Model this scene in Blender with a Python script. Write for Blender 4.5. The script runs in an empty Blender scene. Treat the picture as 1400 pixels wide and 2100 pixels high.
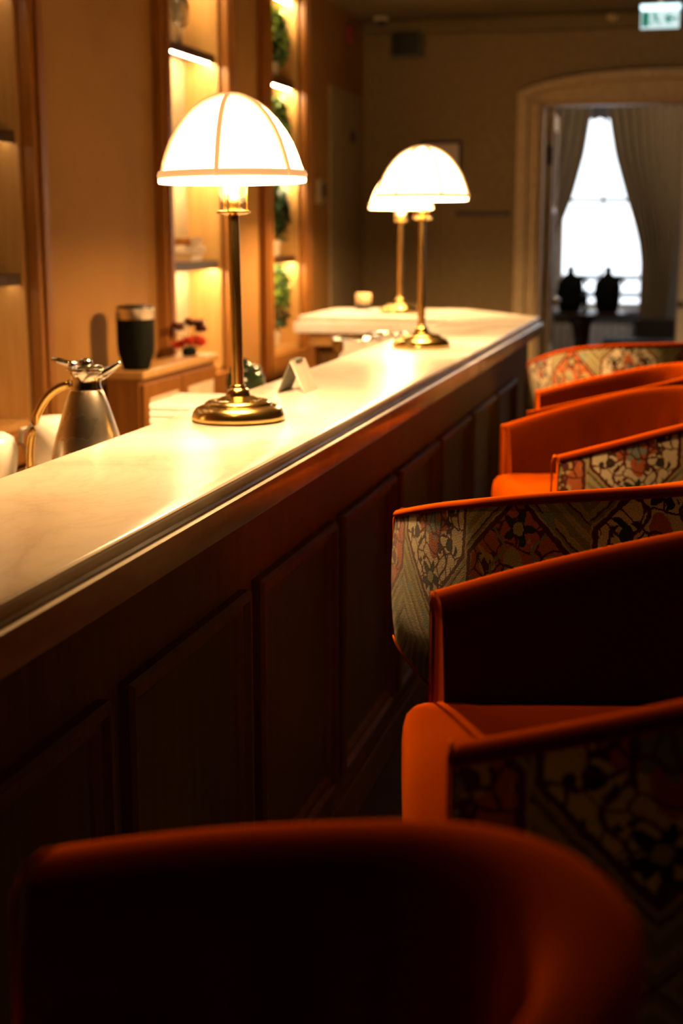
import bpy, bmesh, math, random
from mathutils import Vector, Matrix
random.seed(7)
sc = bpy.context.scene
C = sc.collection
PI = math.pi

# ---------------------------------------------------------------- camera
EYE = 1.5
cd = bpy.data.cameras.new('camera'); cam = bpy.data.objects.new('camera', cd); C.objects.link(cam)
cd.sensor_fit = 'VERTICAL'; cd.sensor_height = 36.0; cd.lens = 50.0
cam.location = (0, 0, EYE)
cam.rotation_euler = (math.radians(90 - 11.2835), 0, math.radians(14.1518))
cd.clip_start = 0.05
cd.dof.use_dof = True; cd.dof.focus_distance = 2.3; cd.dof.aperture_fstop = 3.4
sc.camera = cam
# ---------------------------------------------------------------- world, lights, exposure
sc.view_settings.view_transform = 'Standard'; sc.view_settings.look = 'None'
sc.view_settings.exposure = 0.0; sc.view_settings.gamma = 1.0
sc.view_settings.use_curve_mapping = False
w = bpy.data.worlds.new('daylight'); sc.world = w; w.use_nodes = True
bg = w.node_tree.nodes['Background']; bg.inputs[0].default_value = (0.86, 0.93, 1.0, 1); bg.inputs[1].default_value = 2.6
try:
    sc.cycles.use_denoising = True
    sc.cycles.caustics_reflective = False; sc.cycles.caustics_refractive = False
    sc.cycles.sample_clamp_indirect = 4.0
    sc.cycles.max_bounces = 8
except Exception: pass
LAMP_W = 115.0            # bulb of each table lamp
SHADE_E = 14.0            # glow of the opal glass shades
FILL_W = 5.0             # added ceiling fill lamps, out of view
LED_E = 110.0             # shelf light strips
WARM = (1.0, 0.57, 0.24)
AMBER = (1.0, 0.46, 0.11)

def light(name, kind, loc, energy, color, rot=(0, 0, 0), size=0.05, spot=None):
    d = bpy.data.lights.new(name, kind); d.energy = energy; d.color = color
    if kind == 'AREA': d.shape = 'DISK'; d.size = size
    else: d.shadow_soft_size = size
    if spot: d.spot_size = math.radians(spot); d.spot_blend = 0.8
    o = bpy.data.objects.new(name, d); C.objects.link(o); o.location = loc; o.rotation_euler = rot
    return o

FILL_LAMPS = [(-1.5, 1.9), (-1.0, 2.1), (-1.2, 6.3), (1.9, 2.2)]

# ---------------------------------------------------------------- node expression helper
class N:
    def __init__(s, t, sock): s.t = t; s.s = sock
    def _m(s, op, b=None, c=None):
        n = s.t.nodes.new('ShaderNodeMath'); n.operation = op
        s.t.links.new(s.s, n.inputs[0])
        for i, q in ((1, b), (2, c)):
            if q is None: continue
            if isinstance(q, N): s.t.links.new(q.s, n.inputs[i])
            else: n.inputs[i].default_value = q
        return N(s.t, n.outputs[0])
    def __add__(s, b): return s._m('ADD', b)
    def __sub__(s, b): return s._m('SUBTRACT', b)
    def __mul__(s, b): return s._m('MULTIPLY', b)
    def __truediv__(s, b): return s._m('DIVIDE', b)
    def abs(s): return s._m('ABSOLUTE')
    def fract(s): return s._m('FRACT')
    def floor(s): return s._m('FLOOR')
    def sin(s): return s._m('SINE')
    def sqrt(s): return s._m('SQRT')
    def max(s, b): return s._m('MAXIMUM', b)
    def min(s, b): return s._m('MINIMUM', b)
    def gt(s, b): return s._m('GREATER_THAN', b)
    def lt(s, b): return s._m('LESS_THAN', b)
    def atan2(s, b): return s._m('ARCTAN2', b)
    def neg(s): return s * -1.0

def new_mat(name):
    m = bpy.data.materials.new(name); m.use_nodes = True
    return m, m.node_tree, m.node_tree.nodes['Principled BSDF']
def setp(b, **k):
    names = dict(col='Base Color', rough='Roughness', metal='Metallic', spec='Specular IOR Level', ec='Emission Color', es='Emission Strength',
                 sheen='Sheen Weight', sheent='Sheen Tint', sheenr='Sheen Roughness', tr='Transmission Weight', ior='IOR', coat='Coat Weight', alpha='Alpha')
    for q, v in k.items():
        i = b.inputs[names[q]]
        if isinstance(v, tuple) and len(v) == 3: v = (*v, 1)
        i.default_value = v
def ramp(t, fac, stops, interp='LINEAR'):
    r = t.nodes.new('ShaderNodeValToRGB'); r.color_ramp.interpolation = interp
    e = r.color_ramp.elements
    while len(e) < len(stops): e.new(0.5)
    for i, (p, c) in enumerate(stops): e[i].position = p; e[i].color = (*c, 1)
    t.links.new(fac, r.inputs[0]); return r.outputs[0]
def tex(t, kind, scale, coord='Object', detail=4, stretch=None, dist=0.0, rough=0.5):
    tc = t.nodes.new('ShaderNodeTexCoord'); mp = t.nodes.new('ShaderNodeMapping')
    t.links.new(tc.outputs[coord], mp.inputs[0])
    if stretch: mp.inputs['Scale'].default_value = stretch
    n = t.nodes.new('ShaderNodeTex' + kind); t.links.new(mp.outputs[0], n.inputs['Vector'])
    n.inputs['Scale'].default_value = scale
    if kind == 'Noise': n.inputs['Detail'].default_value = detail; n.inputs['Distortion'].default_value = dist; n.inputs['Roughness'].default_value = rough
    return n
def bump(t, b, height, strength=0.3, dist=0.01):
    n = t.nodes.new('ShaderNodeBump'); n.inputs['Strength'].default_value = strength; n.inputs['Distance'].default_value = dist
    t.links.new(height, n.inputs['Height']); t.links.new(n.outputs[0], b.inputs['Normal'])
def mixc(t, fac, a, b):
    n = t.nodes.new('ShaderNodeMix'); n.data_type = 'RGBA'
    if isinstance(fac, N): fac = fac.s
    t.links.new(fac, n.inputs[0])
    for i, q in ((6, a), (7, b)):
        if isinstance(q, tuple): n.inputs[i].default_value = (*q, 1)
        else: t.links.new(q, n.inputs[i])
    return n.outputs[2]

MATS = {}
def simple(name, col, rough=0.5, **k):
    m, t, b = new_mat(name); setp(b, col=col, rough=rough, **k)
    n = tex(t, 'Noise', 30, detail=3)
    c = ramp(t, n.outputs['Fac'], [(0.3, tuple(x * 0.86 for x in col)), (0.7, tuple(min(1, x * 1.08) for x in col))])
    t.links.new(c, b.inputs['Base Color'])
    MATS[name] = m; return m

def wood(name, c1, c2, rough=0.35, scale=6, stretch=(8, 8, 0.6), spec=0.35):
    m, t, b = new_mat(name); setp(b, rough=rough, spec=spec)
    n = tex(t, 'Noise', scale, detail=6, stretch=stretch, dist=0.6)
    c = ramp(t, n.outputs['Fac'], [(0.3, c1), (0.68, c2)]); t.links.new(c, b.inputs['Base Color'])
    bump(t, b, n.outputs['Fac'], 0.08, 0.003); MATS[name] = m; return m

# marble
m, t, b = new_mat('marble'); setp(b, rough=0.20, spec=0.32)
n1 = tex(t, 'Noise', 1.3, detail=5, stretch=(1.0, 0.42, 1.0), dist=0.9, rough=0.5)
n2 = tex(t, 'Noise', 4.2, detail=10, stretch=(1.0, 0.5, 1.0), dist=1.6, rough=0.65)
v1 = (N(t, n1.outputs['Fac']) - 0.5).abs(); v2 = (N(t, n2.outputs['Fac']) - 0.5).abs()
c1 = ramp(t, v1.s, [(0.0, (0.60, 0.53, 0.44)), (0.05, (0.78, 0.73, 0.64)), (0.14, (0.87, 0.83, 0.75))])
c2 = ramp(t, v2.s, [(0.0, (0.92, 0.90, 0.87)), (0.03, (0.97, 0.96, 0.95)), (0.09, (1, 1, 1))])
mx = t.nodes.new('ShaderNodeMix'); mx.data_type = 'RGBA'; mx.blend_type = 'MULTIPLY'; mx.inputs[0].default_value = 1.0
t.links.new(c1, mx.inputs[6]); t.links.new(c2, mx.inputs[7]); t.links.new(mx.outputs[2], b.inputs['Base Color'])
MATS['marble'] = m

# velvet
def velvet(name, col, dark):
    m, t, b = new_mat(name); setp(b, rough=0.9, spec=0.0)
    n = tex(t, 'Noise', 5, detail=4, dist=0.4); f = tex(t, 'Noise', 500, detail=1)
    c = ramp(t, n.outputs['Fac'], [(0.3, dark), (0.7, col)])
    # nap of the velvet: sheen put into the colour, darker face-on, brighter aslant
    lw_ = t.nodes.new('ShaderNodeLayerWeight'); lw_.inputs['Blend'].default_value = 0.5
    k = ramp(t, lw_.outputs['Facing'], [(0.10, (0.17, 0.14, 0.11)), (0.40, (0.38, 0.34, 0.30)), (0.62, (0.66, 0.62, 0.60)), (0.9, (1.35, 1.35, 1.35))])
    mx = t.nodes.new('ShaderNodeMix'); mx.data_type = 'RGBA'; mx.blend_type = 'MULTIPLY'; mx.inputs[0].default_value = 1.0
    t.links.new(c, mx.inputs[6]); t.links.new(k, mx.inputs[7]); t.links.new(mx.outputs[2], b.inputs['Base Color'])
    setp(b, sheen=0.10, sheent=(1.0, 0.20, 0.004), sheenr=0.3)
    bump(t, b, f.outputs['Fac'], 0.15, 0.001); MATS[name] = m; return m
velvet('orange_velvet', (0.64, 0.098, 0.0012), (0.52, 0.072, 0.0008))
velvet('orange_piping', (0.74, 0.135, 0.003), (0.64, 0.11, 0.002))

# tapestry: hexagon medallions with zigzag borders, five-petal flowers and scrolls, woven stepwise
def tapestry():
    m, t, b = new_mat('tapestry'); setp(b, rough=0.9, spec=0.1, sheen=0.15)
    uv = t.nodes.new('ShaderNodeUVMap'); uv.uv_map = 'UVMap'
    sep = t.nodes.new('ShaderNodeSeparateXYZ'); t.links.new(uv.outputs[0], sep.inputs[0])
    U = N(t, sep.outputs[0]); V = N(t, sep.outputs[1])
    st = 0.0016
    nz = t.nodes.new('ShaderNodeTexNoise'); t.links.new(uv.outputs[0], nz.inputs['Vector']); nz.inputs['Scale'].default_value = 70; nz.inputs['Detail'].default_value = 2
    sp = t.nodes.new('ShaderNodeSeparateColor'); t.links.new(nz.outputs['Color'], sp.inputs[0])
    U = ((U / st).floor() * st) + (N(t, sp.outputs[0]) - 0.5) * 0.009
    V = ((V / st).floor() * st) + (N(t, sp.outputs[1]) - 0.5) * 0.009
    PU, PV = 0.235, 0.46
    a = (U - 0.42) / PU + 20.5
    col_ = a.floor(); alt = (col_ * 0.5).fract().gt(0.25)           # odd columns: cream, shifted half a repeat
    x = (a.fract() - 0.5) * PU
    bb = (V + 0.05) / PV + alt * 0.85 + 20.5
    y = (bb.fract() - 0.5) * PV                                     # metres from the medallion centre
    hexd = (x.abs() / 0.1175).max((x.abs() + y.abs()) / 0.160)
    # flower motif (metres from centre)
    def flower(x, y, r0, petals, ph):
        r = (x * x + y * y).sqrt(); th = y.atan2(x)
        lobes = ((th * petals + ph).sin() * 0.30) + 0.76
        return r, r.lt(lobes * r0)
    ya = y.abs()
    rf, petal = flower(x, ya - 0.098, 0.030, 5.0, 1.3)
    heart = rf.lt(0.0105)
    rg, leaf = flower(x, y, 0.062, 4.0, 0.8)
    rg2, leaf2 = flower(x, y, 0.030, 6.0, 2.4)
    xs = x.abs() - 0.062
    rs, sc1 = flower(xs, ya - 0.030, 0.027, 3.0, 0.5)
    ring = (rs - 0.0155).abs().lt(0.0035)
    vine = ((x.abs() - 0.040 - (y * 75.0).sin() * 0.014).abs()).lt(0.0035)
    rust = (0.44, 0.115, 0.030); cream = (0.66, 0.56, 0.36); sage = (0.36, 0.33, 0.18); olive = (0.23, 0.21, 0.095)
    dark = (0.025, 0.030, 0.016); maroon = (0.085, 0.016, 0.010); blue = (0.20, 0.25, 0.21); gold = (0.48, 0.34, 0.13)
    inside = mixc(t, alt, rust, cream)
    inside = mixc(t, leaf, inside, mixc(t, alt, sage, rust))
    inside = mixc(t, leaf2, inside, mixc(t, alt, gold, blue))
    inside = mixc(t, sc1, inside, mixc(t, alt, maroon, dark))
    inside = mixc(t, ring, inside, mixc(t, alt, gold, cream))
    vo = t.nodes.new('ShaderNodeTexVoronoi'); vo.feature = 'DISTANCE_TO_EDGE'; vo.inputs['Scale'].default_value = 26
    cb = t.nodes.new('ShaderNodeCombineXYZ'); t.links.new((x.abs() + (y * 60.0).sin() * 0.006).s, cb.inputs[0]); t.links.new((y + (x * 90.0).sin() * 0.006).s, cb.inputs[1]); t.links.new(cb.outputs[0], vo.inputs['Vector'])
    vd = N(t, vo.outputs['Distance'])
    inside = mixc(t, vd.gt(0.34), inside, mixc(t, alt, gold, dark))
    inside = mixc(t, vd.lt(0.045), inside, mixc(t, alt, maroon, maroon))
    inside = mixc(t, vine, inside, mixc(t, alt, olive, maroon))
    inside = mixc(t, petal, inside, dark)
    inside = mixc(t, heart, inside, sage)
    # ground between the hexagons with nested chevrons
    ch = ((hexd * 5.2).fract())
    ground = mixc(t, ch.gt(0.55), olive, sage)
    ground = mixc(t, ch.gt(0.88), ground, gold)
    ground = mixc(t, (hexd * 2.6 + 0.3).fract().lt(0.07), ground, maroon)
    n2 = t.nodes.new('ShaderNodeTexNoise'); t.links.new(uv.outputs[0], n2.inputs['Vector']); n2.inputs['Scale'].default_value = 22; n2.inputs['Detail'].default_value = 3
    ground = mixc(t, N(t, n2.outputs['Fac']).gt(0.62), ground, blue)
    inside = mixc(t, N(t, n2.outputs['Fac']).lt(0.36), inside, mixc(t, alt, gold, maroon))
    col = mixc(t, hexd.gt(0.90), inside, ground)
    col = mixc(t, (hexd - 0.93).abs().lt(0.036), col, maroon)
    col = mixc(t, (hexd - 0.985).abs().lt(0.013), col, gold)
    # fine woven mottling
    n3 = t.nodes.new('ShaderNodeTexNoise'); t.links.new(uv.outputs[0], n3.inputs['Vector']); n3.inputs['Scale'].default_value = 420; n3.inputs['Detail'].default_value = 2
    k = ramp(t, n3.outputs['Fac'], [(0.3, (0.62, 0.62, 0.62)), (0.7, (1.25, 1.2, 1.1))])
    mx = t.nodes.new('ShaderNodeMix'); mx.data_type = 'RGBA'; mx.blend_type = 'MULTIPLY'; mx.inputs[0].default_value = 1.0
    t.links.new(col, mx.inputs[6]); t.links.new(k, mx.inputs[7]); t.links.new(mx.outputs[2], b.inputs['Base Color'])
    bump(t, b, n3.outputs['Fac'], 0.5, 0.002)
    MATS['tapestry'] = m
tapestry()

def brass(name, col, rough):
    m, t, b = new_mat(name); setp(b, metal=1.0)
    n = tex(t, 'Noise', 9, detail=3)
    c = ramp(t, n.outputs['Fac'], [(0.3, tuple(x * 0.9 for x in col)), (0.7, col)]); t.links.new(c, b.inputs['Base Color'])
    r = t.nodes.new('ShaderNodeMapRange'); r.inputs[3].default_value = rough * 0.7; r.inputs[4].default_value = rough * 1.4
    t.links.new(n.outputs['Fac'], r.inputs[0]); t.links.new(r.outputs[0], b.inputs['Roughness']); MATS[name] = m
brass('brass', (0.90, 0.62, 0.22), 0.20)
brass('steel', (0.78, 0.70, 0.58), 0.28)
brass('chrome', (0.85, 0.83, 0.8), 0.1)

def emis(name, col, strength, base=(0.8, 0.8, 0.8)):
    m, t, b = new_mat(name); setp(b, col=base, ec=col, es=strength, rough=0.4)
    n = tex(t, 'Noise', 12, detail=2)
    c = ramp(t, n.outputs['Fac'], [(0.2, tuple(x * 0.95 for x in col)), (0.8, col)]); t.links.new(c, b.inputs['Emission Color'])
    MATS[name] = m
emis('opal_glass', (1.0, 0.60, 0.24), SHADE_E)
emis('shade_rib', (1.0, 0.47, 0.17), 0.85, base=(0.7, 0.5, 0.3))  # slight emission on ribs and rim band stands in for the shade's bloom
emis('bulb_glow', (1.0, 0.72, 0.4), 30)
emis('led', (1.0, 0.70, 0.36), LED_E)
emis('led_dim', (1.0, 0.72, 0.42), LED_E * 0.05)
emis('downlight_glow', (1.0, 0.7, 0.4), 4)
emis('exit_white', (0.55, 0.86, 0.90), 0.95)
emis('exit_top', (0.62, 0.93, 1.0), 2.2)
emis('exit_green', (0.01, 0.20, 0.15), 0.8, base=(0.02, 0.2, 0.12))
wood('oak', (0.20, 0.075, 0.012), (0.28, 0.112, 0.020))
wood('light_oak', (0.44, 0.235, 0.07), (0.54, 0.31, 0.10))
wood('dark_wood', (0.030, 0.014, 0.007), (0.055, 0.026, 0.012), rough=0.4)
wood('bar_wood', (0.185, 0.098, 0.026), (0.235, 0.128, 0.036), rough=0.5, scale=5, spec=0.15)
wood('bar_panel', (0.135, 0.095, 0.030), (0.165, 0.118, 0.040), rough=0.5, scale=5, spec=0.15)
simple('wall_plaster', (0.24, 0.17, 0.075), 0.9)
simple('ceiling_paint', (0.15, 0.11, 0.04), 0.9)
simple('cream_paint', (0.52, 0.37, 0.19), 0.5)
simple('white_paint', (0.74, 0.66, 0.52), 0.45)
simple('grey_panel', (0.30, 0.23, 0.13), 0.6)
simple('grey_wall', (0.30, 0.29, 0.27), 0.9)
simple('curtain', (0.30, 0.26, 0.19), 0.95)
simple('sheer', (0.75, 0.74, 0.80), 0.9)
simple('black_plastic', (0.012, 0.012, 0.010), 0.45)
simple('black_glaze', (0.006, 0.007, 0.004), 0.8, spec=0.08)
simple('white_ceramic', (0.80, 0.74, 0.66), 0.25)
simple('paper', (0.72, 0.60, 0.50), 0.8)
simple('card_dark', (0.10, 0.10, 0.07), 0.6)
simple('napkin', (0.80, 0.74, 0.68), 0.9)
simple('red_petal', (0.62, 0.06, 0.02), 0.7)
simple('brown_petal', (0.12, 0.03, 0.015), 0.7)
simple('stem_green', (0.05, 0.09, 0.02), 0.7)
simple('leaf_green', (0.045, 0.13, 0.03), 0.55)
simple('leaf_bright', (0.22, 0.36, 0.06), 0.55)  # upper leaves, brightness from the light strips put into the colour
simple('leaf_dark', (0.020, 0.060, 0.020), 0.55)
simple('pot_clay', (0.50, 0.42, 0.28), 0.7)
simple('bottle_dark', (0.02, 0.035, 0.015), 0.15)
simple('stone_warm', (0.52, 0.38, 0.22), 0.35)
simple('book_tan', (0.55, 0.36, 0.18), 0.8)
simple('plate_cream', (0.78, 0.62, 0.42), 0.4)
simple('exterior_white', (0.75, 0.78, 0.85), 0.8)
simple('sofa_dark', (0.02, 0.02, 0.022), 0.8)
simple('red_plastic', (0.25, 0.03, 0.02), 0.5)
m, t, b = new_mat('floor_boards'); setp(b, rough=0.4)
br = tex(t, 'Brick', 1.0, stretch=(1, 1, 1)); br.inputs['Color1'].default_value = (0.06, 0.032, 0.015, 1); br.inputs['Color2'].default_value = (0.085, 0.045, 0.02, 1)
br.inputs['Mortar'].default_value = (0.01, 0.006, 0.004, 1); br.inputs['Brick Width'].default_value = 1.1; br.inputs['Row Height'].default_value = 0.14; br.inputs['Mortar Size'].default_value = 0.004
t.links.new(br.outputs['Color'], b.inputs['Base Color']); MATS['floor_boards'] = m
# warm polished stone slabs of the back wall, faint veins
m, t, b = new_mat('wall_stone'); setp(b, rough=0.7, spec=0.2)
n1 = tex(t, 'Noise', 0.9, detail=4, stretch=(1, 1, 1), dist=0.7)
v = (N(t, n1.outputs['Fac']) - 0.5).abs()
c = ramp(t, v.s, [(0.0, (0.265, 0.132, 0.032)), (0.06, (0.295, 0.148, 0.037)), (0.2, (0.315, 0.160, 0.041))]); t.links.new(c, b.inputs['Base Color']); MATS['wall_stone'] = m
m, t, b = new_mat('clear_glass'); setp(b, col=(0.97, 0.95, 0.9), rough=0.03, tr=1.0, ior=1.45); MATS['clear_glass'] = m
m, t, b = new_mat('window_glass')
g = t.nodes.new('ShaderNodeBsdfTransparent'); gl = t.nodes.new('ShaderNodeBsdfGlossy'); gl.inputs['Roughness'].default_value = 0.02
ms = t.nodes.new('ShaderNodeMixShader'); ms.inputs[0].default_value = 0.05
t.links.new(g.outputs[0], ms.inputs[1]); t.links.new(gl.outputs[0], ms.inputs[2]); t.links.new(ms.outputs[0], t.nodes['Material Output'].inputs[0]); MATS['window_glass'] = m

# ---------------------------------------------------------------- mesh helpers
class MB:
    def __init__(s): s.bm = bmesh.new()
    def box(s, x0, x1, y0, y1, z0, z1, bev=0.0, seg=2, mat=None):
        r = bmesh.ops.create_cube(s.bm, size=1.0); vs = r['verts']
        for v in vs:
            v.co = Vector(((x0 + x1) / 2 + v.co.x * (x1 - x0), (y0 + y1) / 2 + v.co.y * (y1 - y0), (z0 + z1) / 2 + v.co.z * (z1 - z0)))
        if bev > 0:
            es = list({e for v in vs for e in v.link_edges})
            r2 = bmesh.ops.bevel(s.bm, geom=es, offset=bev, segments=seg, affect='EDGES', profile=0.5)
            vs = list({v for f in r2['faces'] for v in f.verts} | {v for v in vs if v.is_valid})
        if mat is not None:
            for v in vs: v.co = mat @ v.co
        return s
    def rings(s, rings, close=True, cap0=True, cap1=True):
        bmv = [[s.bm.verts.new(p) for p in r] for r in rings]
        n = len(rings[0]); m = n if close else n - 1
        for a, b in zip(bmv[:-1], bmv[1:]):
            for i in range(m):
                j = (i + 1) % n
                try: s.bm.faces.new((a[i], a[j], b[j], b[i]))
                except ValueError: pass
        if cap0 and close: s.bm.faces.new(bmv[0][::-1])
        if cap1 and close: s.bm.faces.new(bmv[-1])
        return bmv
    def lathe(s, prof, cx=0, cy=0, cz=0, n=40, caps=True, mat=None):
        rs = []
        for r, z in prof:
            ring = [Vector((cx + max(r, 1e-4) * math.cos(2 * PI * i / n), cy + max(r, 1e-4) * math.sin(2 * PI * i / n), cz + z)) for i in range(n)]
            if mat is not None: ring = [mat @ p for p in ring]
            rs.append(ring)
        s.rings(rs, cap0=caps, cap1=caps); return s
    def tube(s, pts, r, n=10, caps=True, flat=1.0):
        pts = [Vector(p) for p in pts]; rs = []
        up0 = Vector((0, 0, 1))
        for i, p in enumerate(pts):
            d = (pts[min(i + 1, len(pts) - 1)] - pts[max(i - 1, 0)]).normalized()
            up = up0 if abs(d.dot(up0)) < 0.95 else Vector((1, 0, 0))
            a = d.cross(up).normalized(); bb = a.cross(d).normalized()
            rr = r[i] if isinstance(r, (list, tuple)) else r
            rs.append([p + a * rr * math.cos(2 * PI * k / n) * flat + bb * rr * math.sin(2 * PI * k / n) for k in range(n)])
        s.rings(rs, cap0=caps, cap1=caps); return s
    def prism(s, poly, lo, hi, axis='z'):
        def mk(p, h):
            if axis == 'z': return Vector((p[0], p[1], h))
            if axis == 'y': return Vector((p[0], h, p[1]))
            return Vector((h, p[0], p[1]))
        s.rings([[mk(p, lo) for p in poly], [mk(p, hi) for p in poly]]); return s
    def build(s, name, mat, parent=None, smooth=False, loc=None, angle=None):
        bmesh.ops.recalc_face_normals(s.bm, faces=s.bm.faces)
        me = bpy.data.meshes.new(name); s.bm.to_mesh(me); s.bm.free()
        me.materials.append(MATS[mat])
        if smooth:
            me.shade_smooth()
            if angle: me.set_sharp_from_angle(angle=math.radians(angle))
        o = bpy.data.objects.new(name, me); C.objects.link(o)
        if parent: o.parent = parent
        if loc: o.location = loc
        return o
def tag(o, label=None, cat=None, group=None, kind=None):
    if label: o['label'] = label
    if cat: o['category'] = cat
    if group: o['group'] = group
    if kind: o['kind'] = kind
    return o
def thing(name, label, cat, loc=(0, 0, 0), rz=0, group=None):
    o = bpy.data.objects.new(name, None); C.objects.link(o); o.empty_display_size = 0.1
    o.location = loc; o.rotation_euler = (0, 0, rz); return tag(o, label, cat, group)
def kids(o): return [c for c in list(bpy.data.objects) if c.parent == o]
def dup(o, parent=None):
    c = o.copy(); C.objects.link(c); c.parent = parent
    for ch in kids(o): dup(ch, c)
    return c
def struct(o, label=None): o['kind'] = 'structure'; return o

# ================================================================ THE ROOM
WX = -2.2; FY = 9.3; CZ = 2.80; RX = 3.2; BY = -2.2
# niches of the left wall: (y0, y1)
NICHES = [(3.20, 4.42), (5.70, 6.44), (7.12, 7.76)]
NZ0, NZ1 = 0.84, 2.72; ND = 0.16
struct(MB().box(WX - 0.6, RX, BY, 13.2, -0.1, 0.0).build('floor', 'floor_boards'))
struct(MB().box(WX - 0.7, RX, BY, FY + 0.15, CZ, CZ + 0.12).build('ceiling', 'ceiling_paint'))
lw = MB(); ys = [BY]
for a, b_ in NICHES: ys += [a, b_]
ys += [FY]
for i in range(0, len(ys), 2): lw.box(WX - 0.5, WX, ys[i], ys[i + 1], 0, CZ)
for a, b_ in NICHES:
    lw.box(WX - 0.5, WX, a, b_, 0, NZ0); lw.box(WX - 0.5, WX, a, b_, NZ1, CZ)
    lw.box(WX - 0.5, WX - ND - 0.02, a, b_, NZ0, NZ1)
struct(lw.build('wall_left', 'wall_stone'))
struct(MB().box(RX, RX + 0.15, BY, 13.2, 0, 3.2).build('wall_right', 'wall_plaster'))
struct(MB().box(WX - 0.6, RX, BY - 0.15, BY, 0, CZ).build('wall_back', 'wall_plaster'))
# far wall with the doorway
DX0, DX1, DZ = -1.05, 0.42, 2.275
fw = MB(); fw.box(WX - 0.6, DX0, FY, FY + 0.15, 0, CZ); fw.box(DX1, RX, FY, FY + 0.15, 0, CZ); fw.box(DX0, DX1, FY, FY + 0.15, DZ, CZ)
struct(fw.build('wall_far', 'wall_plaster'))
struct(MB().box(WX, RX, FY - 0.10, FY, CZ - 0.10, CZ, 0.03, 3).build('trim_1', 'ceiling_paint'))
# arched casing: two jambs and a segmental head
cs = MB()
cxm = (DX0 + DX1) / 2; ho = (DX1 - DX0) / 2 + 0.14
def arc_z(x, top, side): return side + (top - side) * math.sqrt(max(0, 1 - ((x - cxm) / ho) ** 2 * 0.93))
cs.box(DX0 - 0.14, DX0, FY - 0.05, FY, 0, DZ + 0.02, 0.008); cs.box(DX1, DX1 + 0.14, FY - 0.05, FY, 0, DZ + 0.02, 0.008)
xs = [cxm - ho + 2 * ho * i / 40 for i in range(41)]
poly = [(x, DZ) for x in (xs[0], xs[-1])]
def head(inset, y0, y1, zt, zs):
    top = [(cxm + (x - cxm) * (1 - inset / ho), arc_z(x, zt, zs)) for x in xs]
    cs.prism([(top[0][0], DZ)] + top + [(top[-1][0], DZ)], y0, y1, 'y')
head(0.0, FY - 0.05, FY, 2.465, 2.30)
# raised outer moulding of the head
for i in range(40):
    xa, xb = xs[i], xs[i + 1]
    za, zb = arc_z(xa, 2.465, 2.30), arc_z(xb, 2.465, 2.30)
    r = [[Vector((x, y, z - d)) for (y, d) in ((FY - 0.05, 0), (FY - 0.075, 0.01), (FY - 0.075, 0.06), (FY - 0.05, 0.075))] for x, z in ((xa, za), (xb, zb))]
    cs.rings(r)
for xj in (DX0 - 0.14, DX1 + 0.07): cs.box(xj, xj + 0.07, FY - 0.075, FY - 0.05, 0, 2.30, 0.006)
struct(cs.build('trim_2', 'cream_paint'))
jb = MB(); jb.box(DX0 - 0.005, DX0 + 0.02, FY - 0.02, FY + 0.17, 0, DZ); jb.box(DX1 - 0.02, DX1 + 0.005, FY - 0.02, FY + 0.17, 0, DZ); jb.box(DX0, DX1, FY - 0.02, FY + 0.17, DZ - 0.02, DZ + 0.005)
struct(jb.build('trim_3', 'cream_paint'))
# the two glazed door leaves, opened into the next room
def leaf(n, x, y, ang, side):
    r = bpy.data.objects.new('door_%d' % n, None); C.objects.link(r); r.location = (x, y, 0); r.rotation_euler = (0, 0, ang); r['kind'] = 'structure'
    f = MB(); W_, T_ = 0.70, 0.045
    for a, b_ in ((0, 0.09), (W_ - 0.09, W_)): f.box(a, b_, -T_ / 2, T_ / 2, 0.01, 2.24, 0.004)
    for a, b_ in ((0.01, 0.70), (1.60, 1.64), (2.14, 2.24)): f.box(0.085, W_ - 0.085, -T_ / 2 + 0.002, T_ / 2 - 0.002, a, b_, 0.003)
    f.build('door_frame', 'white_paint', r)
    MB().box(0.08, W_ - 0.08, -0.004, 0.004, 0.69, 2.15).build('door_glass', 'window_glass', r)
    h = MB(); h.lathe([(0.012, -0.07), (0.012, -0.045), (0.028, -0.04), (0.030, -0.03), (0.012, -0.022)], mat=Matrix.Translation((W_ - 0.045, 0, 1.0)) @ Matrix.Rotation(PI / 2, 4, 'X') @ Matrix.Identity(4), n=20)
    h.lathe([(0.012, 0.022), (0.030, 0.03), (0.028, 0.04), (0.012, 0.07)], mat=Matrix.Translation((W_ - 0.045, 0, 1.0)) @ Matrix.Rotation(PI / 2, 4, 'X'), n=20)
    h.build('door_handle', 'chrome', r, smooth=True)
    hg = MB()
    for z in (0.3, 1.9): hg.tube([(-0.004, 0, z), (-0.004, 0, z + 0.12)], 0.014, 10)
    hg.build('hinge', 'dark_wood', r, smooth=True)
leaf(1, DX0 + 0.045, FY + 0.19, math.radians(93.5), 1)
leaf(2, DX1 - 0.05, FY + 0.19, math.radians(139), -1)
# a flush service door in the left wall near the corner
d3 = bpy.data.objects.new('door_3', None); C.objects.link(d3); d3['kind'] = 'structure'; d3.location = (WX, 8.42, 0)
MB().box(-0.02, 0.012, 0, 0.80, 0, 2.33, 0.004).build('door_panel', 'grey_panel', d3)
dh = MB(); dh.tube([(0.012, 0.09, 1.02), (0.06, 0.09, 1.02), (0.06, 0.20, 1.02)], 0.009); dh.build('door_handle', 'brass', d3, smooth=True)
# skirting
struct(MB().box(WX, WX + 0.015, BY, 8.42, 0, 0.12).build('baseboard_left', 'oak'))
struct(MB().box(WX, DX0 - 0.14, FY - 0.015, FY, 0, 0.12).build('baseboard_far', 'cream_paint'))

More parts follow.
